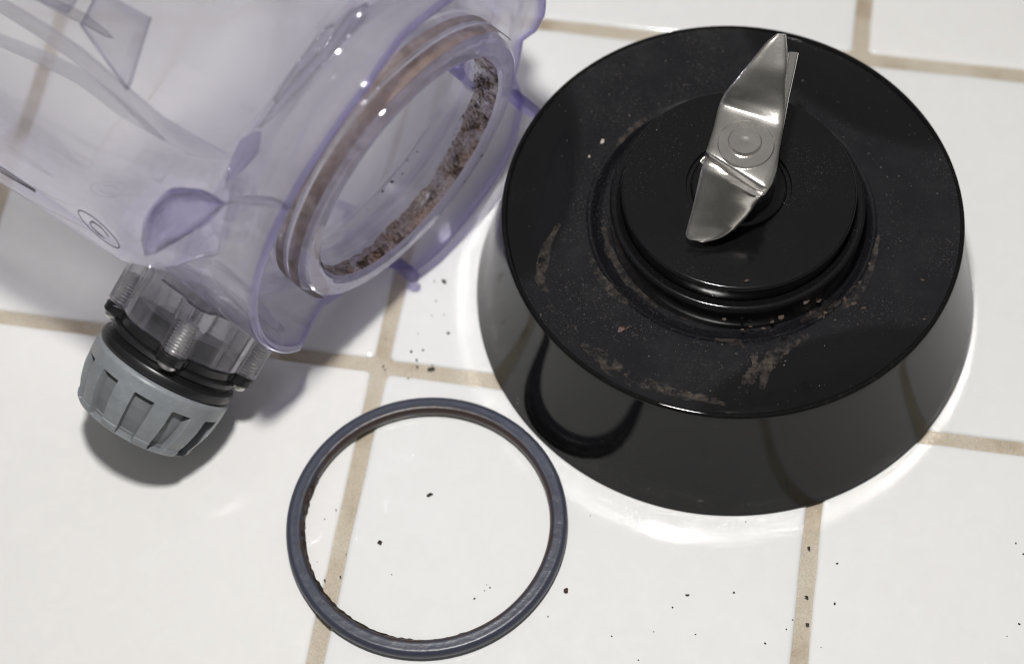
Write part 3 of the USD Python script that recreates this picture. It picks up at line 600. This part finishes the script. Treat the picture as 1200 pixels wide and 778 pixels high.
# ------------------------------------------------------------------ crumbs
def crumb(c, size, ang=0.0, asp=1.0, flat=0.6, seed=0):
    "an angular grain: the hull of a few points thrown inside a flattened ellipsoid"
    g = np.random.default_rng(seed+11)
    v = g.normal(size=(13, 3)); v *= (0.62+0.45*g.random(13)[:, None])/np.linalg.norm(v, axis=1, keepdims=True)
    v = v*[size/2*asp, size/2*(0.8+0.3*g.random()), size/2*flat]
    h = trimesh.convex.convex_hull(v)
    R = np.array([[cos(ang), -sin(ang), 0], [sin(ang), cos(ang), 0], [0, 0, 1]])
    v = np.array(h.vertices)@R.T
    v[:, 2] -= v[:, 2].min()
    return trimesh.Trimesh(v + c, h.faces, process=False)
K = 4700.0
def whole(name, mesh, mat, c, label, cat='crumb', group=None):
    g = usdkit.mesh(stage, numbered('/World/'+name), trimesh.Trimesh(mesh.vertices-c, mesh.faces, process=False), mat, smooth=False)
    g.AddTranslateOp().Set(Gf.Vec3d(*map(float, c)))
    return data(g.GetPrim(), label=label, category=cat, group=group)
def bit(px, py, wpx, label, mat=CRUMB, ang=0, asp=1.0, group=None, z=0.0, name='crumb', flat=0.6):
    c = at(px, py, z)
    return whole(name, crumb(c-[0, 0, 0.00005], wpx/K*(0.75 if mat is CRUMB3 else 1.0), rad(ang), asp, flat, seed=int(px*7+py) % 997), mat, c, label, group=group)
TENS = ['', '', 'twenty']
ORD = ['first', 'second', 'third', 'fourth', 'fifth', 'sixth', 'seventh', 'eighth', 'ninth', 'tenth', 'eleventh', 'twelfth', 'thirteenth', 'fourteenth', 'fifteenth', 'sixteenth', 'seventeenth', 'eighteenth', 'nineteenth', 'twentieth']
def ranked(rows):
    "the same rows from left to right, each with its rank in words"
    return list(zip(sorted(rows, key=lambda r: r[0]), ORD))
bit(503.5, 580, 6, 'long dark crumb inside the rubber ring, upper of the two big ones', ang=35, asp=1.9)
bit(445.5, 636, 6, 'dark bent crumb inside the rubber ring, near the grout line', ang=-15, asp=1.6)
bit(663.5, 692, 8, 'reddish brown crumb on the tile just right of the rubber ring', mat=CRUMB2, ang=80, asp=1.3)
bit(505, 432.5, 6, 'dark crumb on the grout between the jar and the blade unit', ang=20, asp=1.8)
bit(520.5, 330, 5.5, 'long dark crumb on the tile beside the jar skirt', ang=-45, asp=2.0)
bit(525.5, 390.5, 5, 'round dark crumb on the tile beside the foot of the black blade unit')
G1 = 'dark specks on the tiles between the jar and the blade unit'
for (x, y, w), nth in ranked(((509, 330, 2.5), (511, 353, 3), (506, 370, 2.2), (520, 369, 2.5), (482, 412, 4), (496, 410, 4), (488, 422, 3.6), (489, 430, 3.2), (449, 429, 3), (451.5, 433, 3), (478.5, 443.5, 3), (506, 428, 3), (452, 397, 2.2), (490, 391, 2))):
    bit(x, y, w, f'tiny dark speck, {nth} from the left between jar skirt and black blade unit', group=G1)
G2 = 'dark specks inside the rubber ring'
for (x, y, w), nth in ranked(((393.5, 597.5, 3.2), (380.5, 608, 2), (399, 675.5, 2.6), (381, 679.5, 3), (556, 701, 3.2), (574, 688.5, 3), (570, 685, 1.8), (568, 692, 2), (459, 673, 2), (405.5, 649, 2), (372, 658, 1.8))):
    bit(x, y, w, f'tiny dark speck, {nth} from the left inside the rubber ring', group=G2)
G3 = 'dark specks on the tiles in front of the blade unit'
for (x, y, w, an, asp), nth in ranked(((805, 696.5, 4, 25, 1.8), (788, 711.5, 3, 0, 1), (860, 694, 3.4, 0, 1), (766, 740, 2.2, 0, 1), (748, 773, 2.6, 0, 1), (717, 745, 2.4, 0, 1), (815, 743, 2, 0, 1), (874, 611.5, 2.2, 0, 1), (981, 660, 3.6, 0, 1), (978, 707, 3.6, 0, 1), (896.5, 753.5, 3.2, 0, 1), (921.5, 737, 2, 0, 1), (929, 726, 2, 0, 1), (962, 758, 1.8, 0, 1), (1190.5, 636.5, 3, 0, 1), (1199, 649, 3, 0, 1), (1194.5, 731, 4, 0, 1.2), (1180, 745, 2, 0, 1), (642, 722, 2.4, 0, 1), (692, 604, 1.6, 0, 1))):
    bit(x, y, w, f'tiny dark speck, {nth} from the left on the white tiles before the blade unit', ang=an, asp=asp, group=G3)
G4 = 'black specks on the grout line in front of the blade unit'
for (x, y, w), nth in ranked(((948, 642.5, 4), (945.5, 699.5, 4.4), (946, 731, 4.2))):
    bit(x, y, w, f'black speck, {nth} from the left on the grout line before the blade unit', group=G4, asp=1.3)
# crumbs on the base
def bz(px, py):
    z = 0.0345
    for _ in range(3):
        q = at(px, py, z)[:2]-BC[:2]; r, t = math.hypot(*q), math.atan2(q[1], q[0])
        z = float(dish_z(np.array(np.clip(r, .0266, .0523)), np.array(t))) if r > .0295 else 0.0459
    return z
bit(706, 166, 6, 'pale seed-like crumb on the black blade unit left of the blades', mat=CRUMB4, ang=70, asp=1.4, z=bz(706, 166))
bit(691, 184, 4.5, 'small pale crumb on the blade unit below the seed-like one', mat=CRUMB4, z=bz(691, 184))
bit(728, 386, 7, 'reddish brown splinter on the front left of the black blade unit', mat=CRUMB2, ang=25, asp=2.0, z=bz(728, 386))
bit(738, 384, 5, 'black splinter on the black blade unit beside the reddish one', ang=35, asp=2.4, z=bz(738, 384))
G5 = 'brown flakes along the front of the raised black collar'
for (x, y, w, an), nth in ranked(((958, 352, 10, 30), (990, 352, 9, 100), (1000, 356, 8, 20), (1012, 361, 6, 0), (1008, 331, 6, 60), (915, 372, 8, 60), (967, 366, 5, 10), (966, 372, 4.5, 50), (979, 375, 4, 0), (945, 354, 8, 25), (1019, 309, 5, 80), (1021, 315, 5, 80), (880, 383, 5, 0), (870, 386, 4.5, 30), (895, 385, 5, 10), (849, 374, 5, 0), (905, 377, 6, 40), (1081, 328, 5, 0), (1083, 374, 4, 0), (1005, 380, 3.5, 0))):
    bit(x, y, w, f'brown flake, {nth} from the left along the front of the raised black collar', mat=CRUMB3, ang=an, asp=1.5, group=G5, z=bz(x, y), flat=.35)
bit(876, 329, 7, 'brown flake on top of the raised black collar below the blades', mat=CRUMB3, ang=30, asp=1.6, z=.0459)
# countless dust specks on the base and on the jar's opening
vs, fs, k = [], [], 0
ico = trimesh.creation.icosphere(0)
def speck(c, s):
    global k
    vs.append(ico.vertices*s*(0.6+0.8*RNG.random(3)) + c); fs.append(ico.faces+k); k += len(ico.vertices)
for _ in range(380):
    r = RNG.uniform(.0335, .0518); t = RNG.uniform(0, 2*pi)
    if RNG.random() < 0.35: t = RNG.normal(rad(-85), 0.5); r = RNG.uniform(.0300, .041)
    speck(BC + [r*cos(t), r*sin(t), float(dish_z(np.array(r), np.array(t)))], RNG.choice([.00005, .00007, .0001, .00014], p=[.45, .3, .18, .07]))
for _ in range(40):
    r = RNG.uniform(.008, .0255); t = RNG.uniform(0, 2*pi)
    speck(BO + [r*cos(t), r*sin(t), .0461], RNG.choice([.00005, .00008, .00011]))
DUST = M('dust_specks', {'p': ('principled_bsdf', {'base_color': (0.2, 0.175, 0.15), 'roughness': 0.7})})
g = usdkit.mesh(stage, '/World/dust', trimesh.Trimesh(np.vstack(vs), np.vstack(fs), process=False), DUST)
data(g.GetPrim(), label='fine pale dust and crumbs scattered over the black blade unit', category='dust', kind='stuff')
# crumbs around the jar's opening
G6 = 'dark specks inside and around the jar opening'
for (th, off, r, s), nth in ranked(((-78, -.013, .0300, .0010), (-72, -.0125, .0302, .0006), (-66, -.0140, .0310, .0006), (-84, -.0135, .0306, .0008), (-60, -.0130, .0304, .0005), (-52, -.0150, .0318, .0004), (-96, -.0128, .0301, .0006), (-45, -.0001, .0330, .0008), (-75, .0000, .0335, .0005), (-58, .0000, .0325, .0005))):
    c = jp(np.array(r-.0002 if off < -.001 else r), np.array(rad(th)), np.array(off+(0 if off < -.001 else .0004)))
    whole('crumb', crumb(c, s, 0, 1.2, 0.8, int(-th)), CRUMB, c, f'dark speck at the jar opening, {nth} counting round from its lower left', group=G6)
bit(596.5, 56, 6, 'black crumb stuck on the jar skirt above the lug', z=.058)
